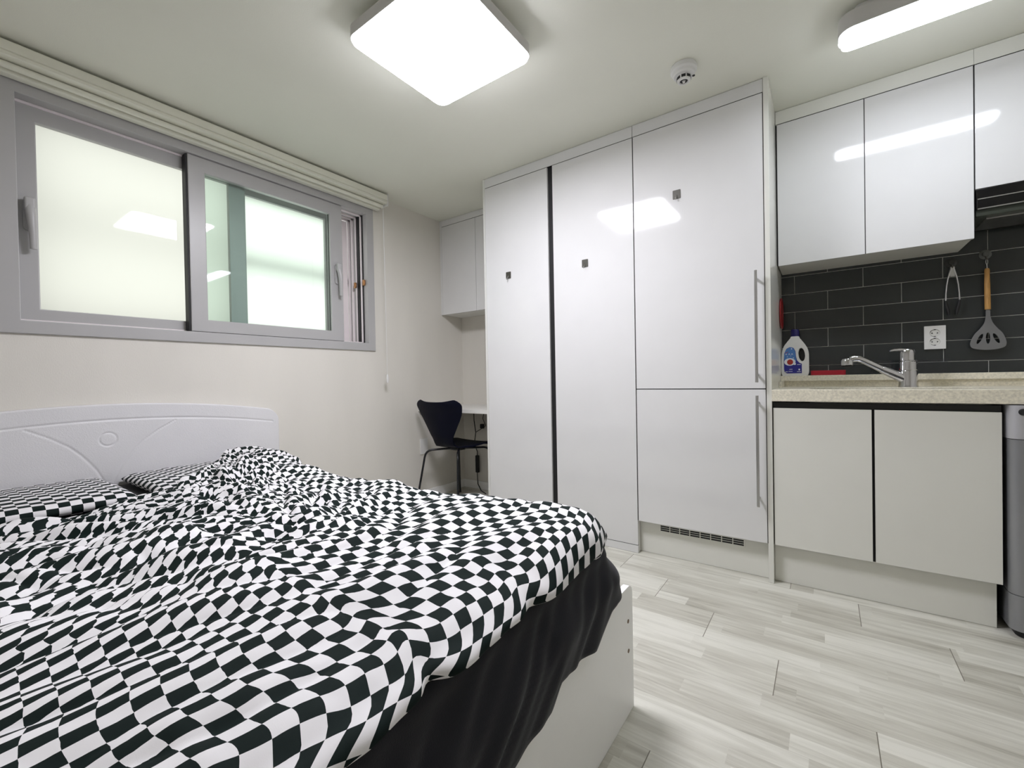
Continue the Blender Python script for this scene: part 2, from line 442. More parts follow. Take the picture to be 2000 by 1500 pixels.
bm = bmesh.new(); lathe(bm, [(.001, .0), (.006, .002), (.0085, .02), (.0085, .045), (.005, .058), (.001, .062)], (-2.563, 2.0303, .945)); obj('cord_weight', bm, M_white, rb)

# ------------------------------------------------------------------ lamps
cl = thing('ceiling_light', 'large lit square white ceiling light above the bed', 'ceiling light', (-1.17, 1.215, H))
LX0, LX1, LY0, LY1, LZ = -1.412, -.925, .974, 1.458, 2.203
bm = bmesh.new(); slab(bm, rrect(LX0-.006, LX1+.006, LY0-.006, LY1+.006, .042), [], XY, LZ+.010, LZ+.052, .008); obj('lamp_housing', bm, M_lampbody, cl)
bm = bmesh.new(); slab(bm, rrect(LX0+.03, LX1-.03, LY0+.03, LY1-.03, .02), [], XY, LZ+.0525, H-.001, .002); obj('mounting_plate', bm, M_white, cl)
bm = bmesh.new(); slab(bm, rrect(LX0, LX1, LY0, LY1, .038), [], XY, LZ, LZ+.0095, .006); obj('lamp_diffuser', bm, M_lampmain, cl)
kl = thing('ceiling_light', 'long narrow lit ceiling light in front of the kitchen wall cabinets', 'ceiling light', (.37, 2.1, H))
bm = bmesh.new(); slab(bm, rrect(.052, .708, 2.03, 2.165, .05, 10), [], XY, 2.212, 2.272, .014); obj('lamp_housing', bm, M_lampbody, kl)
bm = bmesh.new(); slab(bm, rrect(.10, .66, 2.055, 2.14, .02), [], XY, 2.2725, H-.001, .002); obj('mounting_plate', bm, M_white, kl)
bm = bmesh.new(); slab(bm, rrect(.062, .698, 2.040, 2.155, .032, 10), [], XY, 2.198, 2.2115, .009); obj('lamp_diffuser', bm, M_lampkit, kl)

sd = thing('smoke_detector', 'round white smoke detector on the ceiling between the two lights', 'smoke detector', (-.488, 2.005, H))
c = (-.488, 2.005, 0)
bm = bmesh.new(); lathe(bm, [(.052, H-.0005), (.054, H-.004), (.054, H-.020), (.050, H-.024), (.046, H-.026), (.045, H-.036), (.040, H-.040), (.02, H-.041)], c, n=56); obj('detector_body', bm, M_white, sd)
bm = bmesh.new(); lathe(bm, [(.029, H-.0405), (.028, H-.060), (.0245, H-.064), (.019, H-.065), (.016, H-.060), (.006, H-.060), (.005, H-.067), (.001, H-.068)], c, n=48); obj('sensor_dome', bm, M_white, sd)
bm = bmesh.new()
for k in range(8):
    a = k*math.pi/4+.2
    pts = [(c[0]+r*math.cos(a+q), c[1]+r*math.sin(a+q)) for r, q in ((.0285, -.28), (.0305, -.28), (.0305, .28), (.0285, .28))]
    slab(bm, pts, [], XY, H-.0575, H-.0465)
for r0, r1, z in ((.0075, .0155, H-.0615),):
    slab(bm, ell(c[0], c[1], r1, r1), [ell(c[0], c[1], r0, r0)], XY, z, z+.001)
slab(bm, ell(c[0]+.036, c[1]+.02, .006, .006), [], XY, H-.0415, H-.040)
obj('vent_slots', bm, M_black, sd)

# ------------------------------------------------------------------ tall cabinets
YT = 2.295; DT = .018
wd = thing('wardrobe', 'tall glossy white two-door wardrobe reaching the ceiling beside the desk', 'wardrobe', (-1.35, 2.6, 0))
P('carcass', M_carc, wd, (-1.861, -.8302, YT+DT+.003, YB-.001, .0, H-.002, .001))
P('side_panel', M_carc, wd, (-1.862, -1.8455, YT, YT+DT+.002, 0, H-.002, .001))
P('top_filler', M_lac, wd, (-1.8452, -.829, YT+.001, YT+DT, 2.2385, H-.002, .001))
P('plinth', M_lac, wd, (-1.8452, -.829, YT, YT+DT, .001, .0405, .001))
P('door', M_lac, wd, (-1.8445, -1.3590, YT, YT+DT, .0440, 2.2345, .0012))
P('door', M_lac, wd, (-1.3233, -.8290, YT, YT+DT, .0440, 2.2345, .0012))
P('handle_channel', M_black, wd, (-1.3585, -1.3238, YT+.012, YT+DT+.001, .044, 2.236, 0))
fr = thing('fridge_cabinet', 'built-in fridge behind two glossy white doors with bar handles and floor vent', 'fridge', (-.52, 2.6, 0))
P('carcass', M_carc, fr, (-.8295, -.2180, 2.356, YB-.001, 0, H-.002, .001))
P('inner_frame', M_black, fr, (-.826, -.2182, YT+DT+.004, 2.355, .18, 2.236, 0))
P('top_filler', M_lac, fr, (-.8262, -.2182, YT+.001, YT+DT, 2.2385, H-.002, .001))
d1 = P('door', M_lac, fr, (-.8240, -.2205, YT, YT+DT, .8905, 2.2345, .0012))
d2 = P('door', M_lac, fr, (-.8240, -.2205, YT, YT+DT, .1780, .8860, .0012))
for dd, za, zb in ((d1, .919, 1.427), (d2, .352, .860)):
    bm = bmesh.new(); box(bm, -.257, -.245, 2.247, 2.255, za, zb, bev=.0015)
    for z in (za+.035, zb-.035): box(bm, -.255, -.247, 2.2545, YT-.0003, z-.005, z+.005, bev=.001)
    o = obj('handle', bm, M_steel, None); o.parent = dd; o.matrix_parent_inverse = Matrix.Identity(4)
P('plinth', M_lac2, fr, (-.8292, -.2182, 2.340, 2.3555, .001, .1745, .001))
bm = bmesh.new()
nv = 8; vx0, vx1 = -.722, -.322
for k in range(nv):
    a = vx0+(vx1-vx0)*k/nv+.0022; b = vx0+(vx1-vx0)*(k+1)/nv-.0022
    for r in range(3):
        box(bm, a, b, 2.3385, 2.3402, .1555-.0105*r-.0035, .1555-.0105*r+.0040)
obj('vent_slots', bm, M_black, fr)
bm = bmesh.new(); slab(bm, [(vx0-.004, .126), (vx1+.004, .126), (vx1+.004, .164), (vx0-.004, .164)],
    [[(vx0+(vx1-vx0)*k/nv+.002, .1555-.0105*r-.0038), (vx0+(vx1-vx0)*(k+1)/nv-.002, .1555-.0105*r-.0038), (vx0+(vx1-vx0)*(k+1)/nv-.002, .1555-.0105*r+.0043), (vx0+(vx1-vx0)*k/nv+.002, .1555-.0105*r+.0043)] for k in range(nv) for r in range(3)],
    XZ(0), 2.3372, 2.3398)
obj('vent_grille', bm, M_lac2, fr)
tag(P('end_panel', M_lac2, None, (-.2173, -.1963, YT-.003, YB-.001, .0005, H-.0005, .0015)), 'full-height white end panel between the fridge doors and the kitchenette', 'panel')

P('seam_shade', M_black, fr, (-.8284, -.8242, YT+.004, YT+DT, .178, 2.2345, 0), (-.8240, -.2205, YT+.004, YT+DT, .8864, .8901, 0), (-.8240, -.2205, YT+.004, YT+DT, 2.2347, 2.2383, 0), (-.2203, -.2174, YT+.004, YT+DT, .178, 2.2345, 0))  # black strips set in the fridge door seams as painted gap shade
P('seam_shade', M_black, wd, (-1.8445, -.8310, YT+.004, YT+DT, 2.2349, 2.2383, 0))  # black strip painting the shade in the seam above the wardrobe doors
P('seam_shade', M_black, wd, (-1.8445, -.8310, YT+.004, YT+DT, .0407, .0438, 0))  # same painted shade in the seam below the wardrobe doors
# adhesive hooks
hk = thing('adhesive_hook', 'small square metal hook stuck on the narrow left wardrobe door', 'hook', (-1.660, YT, 1.628), 'square adhesive hooks on the tall white doors')
bm = bmesh.new(); slab(bm, rrect(-1.660-.019, -1.660+.019, 1.628-.022, 1.628+.022, .003), [], XZ(YT-.0028), 0, .0034, .0004); obj('backplate', bm, M_nickel, hk)
bm = bmesh.new(); tube(bm, [(-1.660, YT-.003, 1.624), (-1.660, YT-.010, 1.614), (-1.660, YT-.014, 1.602), (-1.660, YT-.018, 1.597), (-1.660, YT-.023, 1.600), (-1.660, YT-.025, 1.606)], .0019, n=10); obj('hook_prong', bm, M_steel, hk)
dup(hk, (-1.115, YT, 1.613), 'small square metal hook stuck on the right wardrobe door')
dup(hk, (-.601, YT, 1.873), 'small square metal hook stuck high on the fridge door')

# ------------------------------------------------------------------ kitchen wall cabinets
YU = 2.629; ZB = 1.5094
uc = thing('wall_cabinet', 'two-door glossy white wall cabinet above the sink', 'cabinet', (.16, 2.78, ZB))
P('carcass', M_lac2, uc, (-.1915, .5155, YU+.021, YB-.001, ZB+.006, 2.2935, .001))
P('door', M_lac, uc, (-.1895, .1575, YU, YU+DT, ZB, 2.2290, .0012))
P('door', M_lac, uc, (.1605, .5145, YU, YU+DT, ZB, 2.2290, .0012))
P('top_filler', M_lac2, uc, (-.195, .517, YU+.002, YU+DT, 2.2335, H-.002, .001))
P('seam_shade', M_black, uc, (.1577, .1603, YU+.004, YU+DT, ZB+.004, 2.2290, 0), (-.1895, .5145, YU+.004, YU+DT, 2.2293, 2.2332, 0), (.5147, .5168, YU+.004, YU+DT, ZB+.004, 2.2290, 0), (-.1950, -.1897, YU+.006, YU+DT, ZB+.004, 2.2290, 0))  # black strips stand in for the shade between and around the doors
hc = thing('wall_cabinet', 'short glossy white wall cabinet above the range hood', 'cabinet', (.8, 2.78, 1.71))
P('carcass', M_lac2, hc, (.5185, 1.118, YU+.021, YB-.001, 1.714, 2.2935, .001))
P('door', M_lac, hc, (.5190, 1.118, YU, YU+DT, 1.7125, 2.2290, .0012))
P('seam_shade', M_black, hc, (.5190, 1.118, YU+.004, YU+DT, 2.2293, 2.2332, 0))  # painted gap shade over the hood cabinet door
P('top_filler', M_lac2, hc, (.5175, 1.345, YU+.002, YU+DT, 2.2335, H-.002, .001))
rh = thing('range_hood', 'slim black and steel range hood under the short cabinet', 'range hood', (.8, 2.78, 1.6))
bm = bmesh.new(); box(bm, .522, 1.116, YU+.010, YB-.004, 1.600, 1.7118, bev=.002); obj('hood_body', bm, M_hood, rh)
P('front_band', M_blackgloss, rh, (.520, 1.117, YU-.002, YU+.0095, 1.628, 1.708, .001))
P('slide_visor', M_blackgloss, rh, (.522, 1.116, YU-.008, YU-.0025, 1.630, 1.664, .001))
P('trim_strip', M_steel, rh, (.523, 1.117, YU-.010, YU-.0085, 1.6645, 1.6685, 0), (.523, 1.117, YU-.010, YU-.0085, 1.624, 1.6285, 0))
P('grease_filter', M_steel, rh, (.56, 1.08, YU+.05, YB-.05, 1.5925, 1.5995, .001))
P('lamp_strip', M_dark, rh, (.55, 1.09, YB-.045, YB-.02, 1.594, 1.5995, .001))

# ------------------------------------------------------------------ backsplash tiles (real tiles on a grout bed)
bm = bmesh.new()
box(bm, -.1962, XR-.0005, YB-.006, YB-.0005, .88, 1.72, mi=1)
for r in range(8, 17):
    z0, z1 = r*.1+.0014, r*.1+.0986
    off = .165 if r % 2 == 0 else .165-.14925
    k0 = -3
    for k in range(k0, 6):
        a = off+.2985*k+.0014; b = off+.2985*(k+1)-.0014
        a = max(a, -.1955); b = min(b, XR-.001)
        zz0 = max(z0, .881); zz1 = min(z1, 1.70)
        if b-a > .004 and zz1 > zz0: box(bm, a, b, YB-.0085, YB-.0055, zz0, zz1, bev=.0008, seg=1)
struct(obj('trim_1', bm, [M_tile, M_grout], None, smooth=False))

# ------------------------------------------------------------------ base units
YBD = 2.300
bc = thing('base_cabinet', 'two-door cream base cabinet under the kitchen worktop', 'cabinet', (.16, 2.6, 0))
P('carcass', M_black, bc, (-.1955, .5165, 2.3225, 2.326, .172, .826, 0), (-.1955, .5165, YB-.020, YB-.012, .172, .826, 0),
  (-.1955, -.180, 2.3265, YB-.0205, .172, .826, 0), (.5005, .5165, 2.3265, YB-.0205, .172, .826, 0), (-.1795, .500, 2.3265, YB-.0205, .172, .188, 0))
P('side_panel', M_carc, bc, (.500, .5168, YBD+.02, 2.3220, .176, .80, 0))
P('door', M_lac2, bc, (-.1925, .1535, YBD, YBD+DT, .1765, .8015, .0012))
P('door', M_lac2, bc, (.1625, .5165, YBD, YBD+DT, .1765, .8015, .0012))
P('finger_rail', M_dark, bc, (-.194, .5168, YBD+.010, 2.3222, .8025, .826, .001))
P('plinth', M_lac2, bc, (-.1955, .5085, 2.337, 2.353, .001, .171, .001))
wt = thing('worktop', 'beige speckled stone worktop with raised ledge along the tiles', 'worktop', (.5, 2.6, .83))
bm = bmesh.new()
slab(bm, [(-.1958, 2.280), (XR-.001, 2.280), (XR-.001, YB-.0095), (-.1958, YB-.0095)], [rrect(-.06, .52, 2.345, 2.605, .04)], XY, .8325, .8850, .002)
obj('worktop_slab', bm, M_stone, wt)
P('ledge_cap', M_stone, wt, (-.1958, XR-.001, 2.790, YB-.0095, .9163, .9450, .0015))
P('ledge_riser', M_stone, wt, (-.1790, XR-.001, 2.806, YB-.0095, .8853, .9160, .0005))
P('ledge_return', M_stone, wt, (-.1958, -.1792, 2.66, YB-.0095, .8853, .9160, .0015))
sk = thing('sink', 'stainless steel sink bowl set below the worktop', 'sink', (.23, 2.47, .68))
bm = bmesh.new()
o1 = rrect(-.062, .522, 2.343, 2.607, .042); i1 = rrect(-.055, .515, 2.350, 2.600, .04)
rings = []
for lp, z in ((rrect(-.075, .535, 2.332, 2.618, .045), .8315), (rrect(-.056, .516, 2.349, 2.601, .04), .8312), (rrect(-.052, .512, 2.353, 2.597, .04), .70), (rrect(-.03, .49, 2.375, 2.575, .03), .685)):
    rings.append([bm.verts.new((p[0], p[1], z)) for p in lp])
for A, B in zip(rings, rings[1:]):
    for j in range(len(A)): bm.faces.new((A[j], A[(j+1) % len(A)], B[(j+1) % len(A)], B[j]))
bm.faces.new(rings[-1])
obj('sink_bowl', bm, M_sink, sk)
bm = bmesh.new(); lathe(bm, [(.001, .6865), (.03, .6865), (.038, .6875), (.04, .6858)], (.23, 2.47, 0)); obj('drain', bm, M_chrome, sk)

# faucet
FX, FY = .308, 2.665
fa = thing('faucet', 'chrome single-lever kitchen faucet with spout swung to the left', 'faucet', (FX, FY, .885))
bm = bmesh.new(); lathe(bm, [(.0355, .8852), (.0355, .889), (.034, .893), (.0335, .955), (.0315, .959), (.0315, .962), (.0325, .964), (.0320, 1.000), (.0295, 1.003), (.0295, 1.006), (.0285, 1.007)], (FX, FY, 0), n=48); obj('faucet_body', bm, M_chrome, fa)
bm = bmesh.new(); lathe(bm, [(.0275, 1.0072), (.0275, 1.035), (.026, 1.050), (.022, 1.056), (.001, 1.058)], (FX-.003, FY, 0), n=48)
tube(bm, [(FX-.005, FY-.005, 1.052), (FX-.03, FY-.02, 1.0560), (FX-.052, FY-.034, 1.0545), (FX-.066, FY-.042, 1.051)], .006, n=12, radii=[.010, .008, .006, .004]); obj('lever', bm, M_chrome, fa)
bm = bmesh.new(); tube(bm, [(FX-.018, FY-.008, .925), (FX-.05, FY-.018, .944), (FX-.095, FY-.03, .970)], .018, n=28, radii=[.0215, .0200, .0180])
obj('spout_base', bm, M_chrome, fa)
bm = bmesh.new(); tube(bm, [(FX-.092, FY-.029, .968), (FX-.128, FY-.040, .991), (FX-.165, FY-.049, 1.014), (FX-.180, FY-.053, 1.0205), (FX-.197, FY-.056, 1.0215), (FX-.212, FY-.058, 1.017)], .015, n=28, radii=[.0160, .0155, .0150, .0155, .0165, .015])
lathe(bm, [(.0225, .990), (.0245, .995), (.0235, 1.012), (.018, 1.021), (.006, 1.025)], (FX-.222, FY-.060, 0), n=36)
obj('spray_head', bm, M_chrome, fa)
bm = bmesh.new(); lathe(bm, [(.012, .982), (.019, .984), (.0235, .9895), (.0235, .9898)], (FX-.222, FY-.060, 0), n=36); obj('nozzle', bm, M_dark, fa)

# detergent bottle
bx, by, bz = -.132, 2.862, .9452
sx, sz = .125/525, .254/895
def bp_(u, v): return (bx+(u-548)*sx, bz+(1310-v)*sz)
def spl(pts, n=6):
    out = []
    k = len(pts)
    for i in range(k):
        p0, p1, p2, p3 = [pts[(i+j-1) % k] for j in range(4)]
        for t in range(n):
            t /= n
            out.append(tuple(.5*((2*p1[q])+(-p0[q]+p2[q])*t+(2*p0[q]-5*p1[q]+4*p2[q]-p3[q])*t*t+(-p0[q]+3*p1[q]-3*p2[q]+p3[q])*t**3) for q in (0, 1)))
    return out
outl = [(330, 1312), (548, 1312), (760, 1312), (800, 1285), (812, 1230), (812, 1000), (805, 850), (760, 745), (690, 650), (640, 590), (625, 560), (548, 558), (480, 560), (462, 590), (400, 660), (335, 745), (298, 850), (285, 1000), (285, 1230), (295, 1285)]
db = thing('detergent_bottle', 'white detergent bottle with blue cap and blue label on the ledge', 'bottle', (bx, by, bz))
bm = bmesh.new(); slab(bm, [bp_(*p) for p in spl(outl, 4)], [[bp_(*p) for p in ell(678, 910, 62, 128, 24, -.12)]], XZ(by-.035), 0, .07, .016)
obj('bottle_body', bm, M_bottle, db, angle=50)
bm = bmesh.new(); lathe(bm, [(.0195, 0), (.0205, .004), (.0205, .026), (.019, .040), (.0165, .0435), (.001, .044)], (bx-.0005, by, bz+(1310-560)*sz-.003), n=32)
obj('cap', bm, M_cap, db)
bm = bmesh.new(); yl = by-.0362
lab = [(335, 1180), (335, 1000), (345, 870), (385, 790), (450, 760), (520, 775), (560, 840), (570, 940), (590, 1020), (640, 1070), (678, 1085), (678, 1265), (390, 1265), (345, 1235)]
slab(bm, [bp_(*p) for p in lab], [], XZ(yl), 0, .0008, mi=0)
slab(bm, [bp_(*p) for p in [(342, 1010), (342, 880), (385, 795), (450, 765), (515, 780), (553, 845), (562, 940), (575, 1010), (560, 1040), (460, 1010)]], [], XZ(yl-.0006), 0, .0005, mi=1)
slab(bm, [bp_(*p) for p in ell(450, 1045, 110, 72, 24)], [], XZ(yl-.0011), 0, .0004, mi=2)
slab(bm, [bp_(*p) for p in ell(455, 1048, 60, 52, 24)], [], XZ(yl-.0016), 0, .0004, mi=3)
for u, v, r in ((402, 945, 8), (470, 930, 6), (486, 795, 12), (520, 970, 9), (630, 1195, 17), (545, 1085, 22)):
    slab(bm, [bp_(*p) for p in ell(u, v, r, r, 14)], [], XZ(yl-.0014), 0, .0003, mi=2)
for a in (380, 440, 495):
    slab(bm, [bp_(*p) for p in [(a-18, 905), (a, 878), (a+18, 905), (a+10, 908), (a, 893), (a-10, 908)]], [], XZ(yl-.0014), 0, .0003, mi=2)
slab(bm, [bp_(*p) for p in [(362, 868), (420, 846), (420, 856), (362, 878)]], [], XZ(yl-.0014), 0, .0003, mi=3)
for a, b, v in ((360, 410, 1238), (425, 500, 1232), (585, 660, 1238), (440, 500, 1192), (590, 660, 1105)):
    slab(bm, [bp_(*p) for p in [(a, v), (b, v), (b, v-9), (a, v-9)]], [], XZ(yl-.0010), 0, .0003, mi=2)
obj('label', bm, [M_blue, M_lblue, M_lwhite, M_lred], db, smooth=False)

# red tray, hanging red disc, acrylic guard
bm = bmesh.new(); slab(bm, rrect(-.062, .088, 2.815, 2.895, .02), [], XY, .9452, .9505, .002)
slab(bm, rrect(-.062, .088, 2.815, 2.895, .02), [rrect(-.057, .083, 2.820, 2.890, .017)], XY, .9505, .9700, .001)
tag(obj('sponge_tray', bm, M_red, None), 'low red plastic tray on the ledge beside the detergent bottle', 'tray')
bm = bmesh.new(); lathe(bm, [(.001, 0), (.075, 0), (.082, .003), (.084, .010), (.076, .011), (.07, .006), (.001, .006)], (-.1960, 2.80, 1.285), axis='X', n=48)
rd = tag(obj('round_lid', bm, M_darkred, None), 'dark red round plastic lid hanging on the side panel by the tiles', 'lid')
bm = bmesh.new(); slab(bm, rrect(.185, .462, .9453, 1.012, .004), [], XZ(2.812), 0, .003, .0008)
box(bm, .20, .45, 2.8155, 2.84, .9453, .9483, bev=.0008)
tag(obj('splash_guard', bm, M_acryl, None), 'clear acrylic splash guard standing on the ledge behind the faucet', 'splash guard')

# power socket on tiles (two round outlets)
def socket(name, label, cx, cz, w, h, y, fn, mirror=False):
    s = thing(name, label, 'socket', fn(cx, cz, 0))
    bm = bmesh.new(); slab(bm, rrect(cx-w/2, cx+w/2, cz-h/2, cz+h/2, .002), [ell(cx, cz+dz, .0185, .0185) for dz in (-.021, .021)], lambda u, v, d: fn(u, v, d), .0003, .008, .001)
    obj('cover_plate', bm, M_white, s)
    for dz in (-.021, .021):
        bm = bmesh.new(); slab(bm, ell(cx, cz+dz, .0183, .0183), [ell(cx+q, cz+dz+r, .0028, .0028, 12) for q, r in ((-.0095, .0), (.0095, .0))], lambda u, v, d: fn(u, v, d), .0004, .0035)
        obj('outlet', bm, M_carc, s)
        bm = bmesh.new()
        for q, r in ((-.0095, 0), (.0095, 0)): slab(bm, ell(cx+q, cz+dz+r, .0027, .0027, 12), [], lambda u, v, d: fn(u, v, d), .0036, .0040)
        for sgn in (-1, 1): slab(bm, rrect(cx-.004, cx+.004, cz+dz+sgn*.0165-.0018, cz+dz+sgn*.0165+.0018, .0008), [], lambda u, v, d: fn(u, v, d), .0036, .0042)
        for t0 in (150, 240): slab(bm, arc(cx, cz+dz, .0183, .0183, t0-20, t0+20, 8)+arc(cx, cz+dz, .0165, .0165, t0+20, t0-20, 8), [], lambda u, v, d: fn(u, v, d), .0036, .0045)
        obj('contact_slots', bm, M_black, s)
    return s
socket('power_socket', 'white double power socket on the dark tiles beside the faucet', .433, 1.118, .076, .112, YB, lambda u, v, d: (u, YB-.0086-d, v))
ps = thing('power_socket', 'white power socket low on the wall behind the navy chair', 'socket', (XL, 2.43, .43))
P('cover_plate', M_white, ps, (XL+.0005, XL+.009, 2.395, 2.475, .365, .49, .002))

# suction hooks, tongs, spatula
def suction(name, label, x, z, mrim):
    s = thing(name, label, 'hook', (x, YB-.009, z), 'round suction hooks on the dark tiles')
    bm = bmesh.new(); lathe(bm, [(.022, -.0088), (.021, -.011), (.012, -.015), (.011, -.022), (.0105, -.024), (.001, -.0245)], (x, YB, z), axis='Y', n=32)
    obj('suction_cup', bm, mrim, s)
    bm = bmesh.new(); tube(bm, [(x, YB-.020, z-.004), (x, YB-.022, z-.020), (x, YB-.024, z-.028), (x, YB-.031, z-.031), (x, YB-.037, z-.027), (x, YB-.038, z-.020)], .0022, n=10)
    obj('hook_prong', bm, M_nickel, s)
    return s
HX1, HZ1 = .492, 1.468
HX2, HZ2 = .604, 1.487
M_hookdark = mat('smoked_plastic', (.03, .03, .028), .25); M_hookgrey = mat('clear_grey_plastic', (.10, .105, .10), .2)
suction('suction_hook', 'dark round suction hook holding the steel tongs', HX1, HZ1, M_hookdark)
suction('suction_hook', 'grey round suction hook holding the wooden-handled spatula', HX2, HZ2, M_hookgrey)
tg = thing('kitchen_tongs', 'small steel tongs with black tips hanging on the tiles', 'tongs', (HX1, YB-.032, HZ1))
ty = YB-.032
bm = bmesh.new()
bm2 = bmesh.new()
tp = HZ1-.028
for sgn in (-1, 1):
    pts = [(HX1+sgn*.003, ty, tp), (HX1+sgn*.007, ty, tp-.018), (HX1+sgn*.0145, ty, tp-.045), (HX1+sgn*.0195, ty, tp-.08), (HX1+sgn*.0225, ty, tp-.12), (HX1+sgn*.0235, ty, tp-.155)]
    for (a, b) in zip(pts, pts[1:]):
        pass
    tube(bm, pts, .0025, n=10, radii=[.0045, .005, .0032, .0028, .0028, .0036])
    tube(bm2, [(HX1+sgn*.0235, ty, tp-.152), (HX1+sgn*.021, ty, tp-.175), (HX1+sgn*.0155, ty, tp-.200), (HX1+sgn*.0125, ty, tp-.222)], .005, n=12, radii=[.004, .0062, .0065, .003])
box(bm, HX1-.0085, HX1+.0085, ty-.004, ty+.004, tp-.042, tp+.006, bev=.003)
obj('tong_arms', bm, M_steel, tg); obj('tong_tips', bm2, M_dark, tg)
sp = thing('spatula', 'grey slotted spatula with bamboo handle hanging on the tiles', 'spatula', (HX2, YB-.033, HZ2))
sy = YB-.033
bm = bmesh.new()
lp = []
for i in range(25):
    a = 2*math.pi*i/24
    lp.append((HX2+.003*math.cos(a), sy, HZ2-.037+.012*math.sin(a)))
tube(bm, lp[:-1], .0012, n=8, closed=True); tube(bm, [(HX2, sy, HZ2-.049), (HX2+.001, sy, HZ2-.070)], .0018, n=8)
obj('hanging_loop', bm, M_steel, sp)
bm = bmesh.new(); tube(bm, [(HX2+.0005, sy, HZ2-.068), (HX2+.0005, sy, HZ2-.075), (HX2+.001, sy, HZ2-.16), (HX2+.002, sy, HZ2-.255)], .009, n=20, radii=[.0065, .0085, .0098, .0100]); obj('handle', bm, M_wood, sp)
bz0 = HZ2-.256
outl = [(-.006, 0), (.0075, 0), (.0085, -.03), (.016, -.06), (.030, -.085), (.046, -.108), (.056, -.135), (.059, -.155), (.053, -.172), (.030, -.181), (0, -.184), (-.030, -.181), (-.053, -.172), (-.059, -.155), (-.055, -.135), (-.043, -.108), (-.026, -.085), (-.012, -.060), (-.007, -.03)]
bm = bmesh.new()
slab(bm, [(HX2+.002+u*.98, bz0+v) for u, v in spl(outl, 3)], [ell(HX2+.002-.026, bz0-.132, .0065, .024, 18, -.38), ell(HX2+.002, bz0-.130, .0068, .0255, 18, 0), ell(HX2+.002+.026, bz0-.132, .0065, .024, 18, .38)], XZ(sy-.003), 0, .006, .0015)
obj('spatula_head', bm, M_grey, sp)

# ------------------------------------------------------------------ washing machine
wm = thing('washing_machine', 'silver grey front-loading washing machine beside the base cabinet', 'washing machine', (.83, 2.55, 0))
def wprism(name, z0, z1, inset, m, r=.035, y0=2.268):
    bm = bmesh.new()
    pts = arc(.527+inset+r, y0+inset+r, r, r, 180, 270, 10)+arc(1.122-inset-r, y0+inset+r, r, r, 270, 360, 10)+[(1.122-inset, 2.86), (.527+inset, 2.86)]
    slab(bm, pts, [], XY, z0, z1, .002); return obj(name, bm, m, wm)
wprism('control_panel', .7105, .8290, 0, mat('washer_panel', (.50, .50, .53), .32, metal=.35))
wprism('front_body', .1580, .7080, .002, M_washer)
wprism('kick_panel', .0300, .1555, .002, M_washer)
wprism('foot_base', .0005, .0290, .022, M_dark)
bm = bmesh.new(); lathe(bm, [(.001, -.006), (.010, -.006), (.012, -.002), (.012, .001)], (.560, 2.267, .806), axis='Y', n=28); obj('button', bm, M_dark, wm)
bm = bmesh.new(); lathe(bm, [(.15, -.008), (.165, -.018), (.19, -.012), (.2, .002)], (.83, 2.270, .44), axis='Y', n=56); obj('door_ring', bm, M_chrome, wm)
bm = bmesh.new(); lathe(bm, [(.001, -.001), (.08, -.003), (.148, -.0095)], (.83, 2.270, .44), axis='Y', n=56); obj('door_glass', bm, M_blackgloss, wm)

# ------------------------------------------------------------------ desk corner
dk = thing('desk', 'white built-in desk top in the alcove beside the wardrobe', 'desk', (-2.25, 2.65, .7))
P('desk_top', M_desk, dk, (XL+.0005, -1.8625, 2.385, YB-.0005, .712, .741, .002))
dc = thing('wall_cabinet', 'small white wall cabinet in the corner above the desk', 'cabinet', (-2.25, 2.8, 1.5))
P('carcass', M_carc, dc, (XL+.001, -1.863, 2.684, YB-.001, 1.512, 2.2985, .001))
P('side_filler', M_lac, dc, (XL+.0005, XL+.020, 2.666, 2.6835, 1.508, 2.2985, .0005))
P('top_filler', M_lac, dc, (XL+.0205, -1.863, 2.667, 2.6835, 2.250, 2.2985, .001))
P('seam_shade', M_black, dc, (XL+.0225, -1.8635, 2.669, 2.683, 2.2458, 2.2497, 0), (-2.2488, -2.2462, 2.669, 2.683, 1.51, 2.2455, 0))  # shade of the corner cabinet's door gaps, done as black strips
P('door', M_lac, dc, (XL+.0225, -2.249, 2.665, 2.683, 1.508, 2.2455, .0012))
P('door', M_lac, dc, (-2.246, -1.8635, 2.665, 2.683, 1.508, 2.2455, .0012))

# chair
ch = thing('dining_chair', 'navy moulded-shell chair with curved back pushed to the desk', 'chair', (-2.32, 2.45, 0))
def shell_pt(u, t):
    """t 0..1 from seat front up to back top; u -1..1 across"""
    # centre line (forward is +y)
    prof = [(0, .235, .432), (.12, .21, .452), (.3, .10, .452), (.45, -.03, .443), (.55, -.115, .447), (.62, -.165, .475), (.7, -.195, .535), (.8, -.215, .625), (.9, -.235, .72), (1, -.265, .81)]
    for a, b in zip(prof, prof[1:]):
        if t <= b[0]: break
    q = (t-a[0])/(b[0]-a[0]); y = a[1]+(b[1]-a[1])*q; z = a[2]+(b[2]-a[2])*q
    wid = [(0, .13), (.04, .175), (.12, .205), (.3, .215), (.45, .185), (.55, .125), (.61, .098), (.68, .105), (.78, .158), (.88, .218), (.95, .238), (.985, .215), (1, .16)]
    for a, b in zip(wid, wid[1:]):
        if t <= b[0]: break
    q = (t-a[0])/(b[0]-a[0]); q = q*q*(3-2*q) if t > .9 else q
    hw = a[1]+(b[1]-a[1])*q
    x = u*hw
    if t < .55:
        z += .030*(u*u)*(1-abs(t-.3)/.4 if abs(t-.3) < .4 else 0)*.6
        if t < .1: z -= .02*(1-t/.1)*0
    else:
        k = min(1, (t-.55)/.3)
        y += .045*u*u*k
        z += (.022*(u*u)-.012)*max(0, (t-.8)/.2)
    return Vector((x, y, z))
NU, NT = 26, 70
bm = bmesh.new(); gr = []
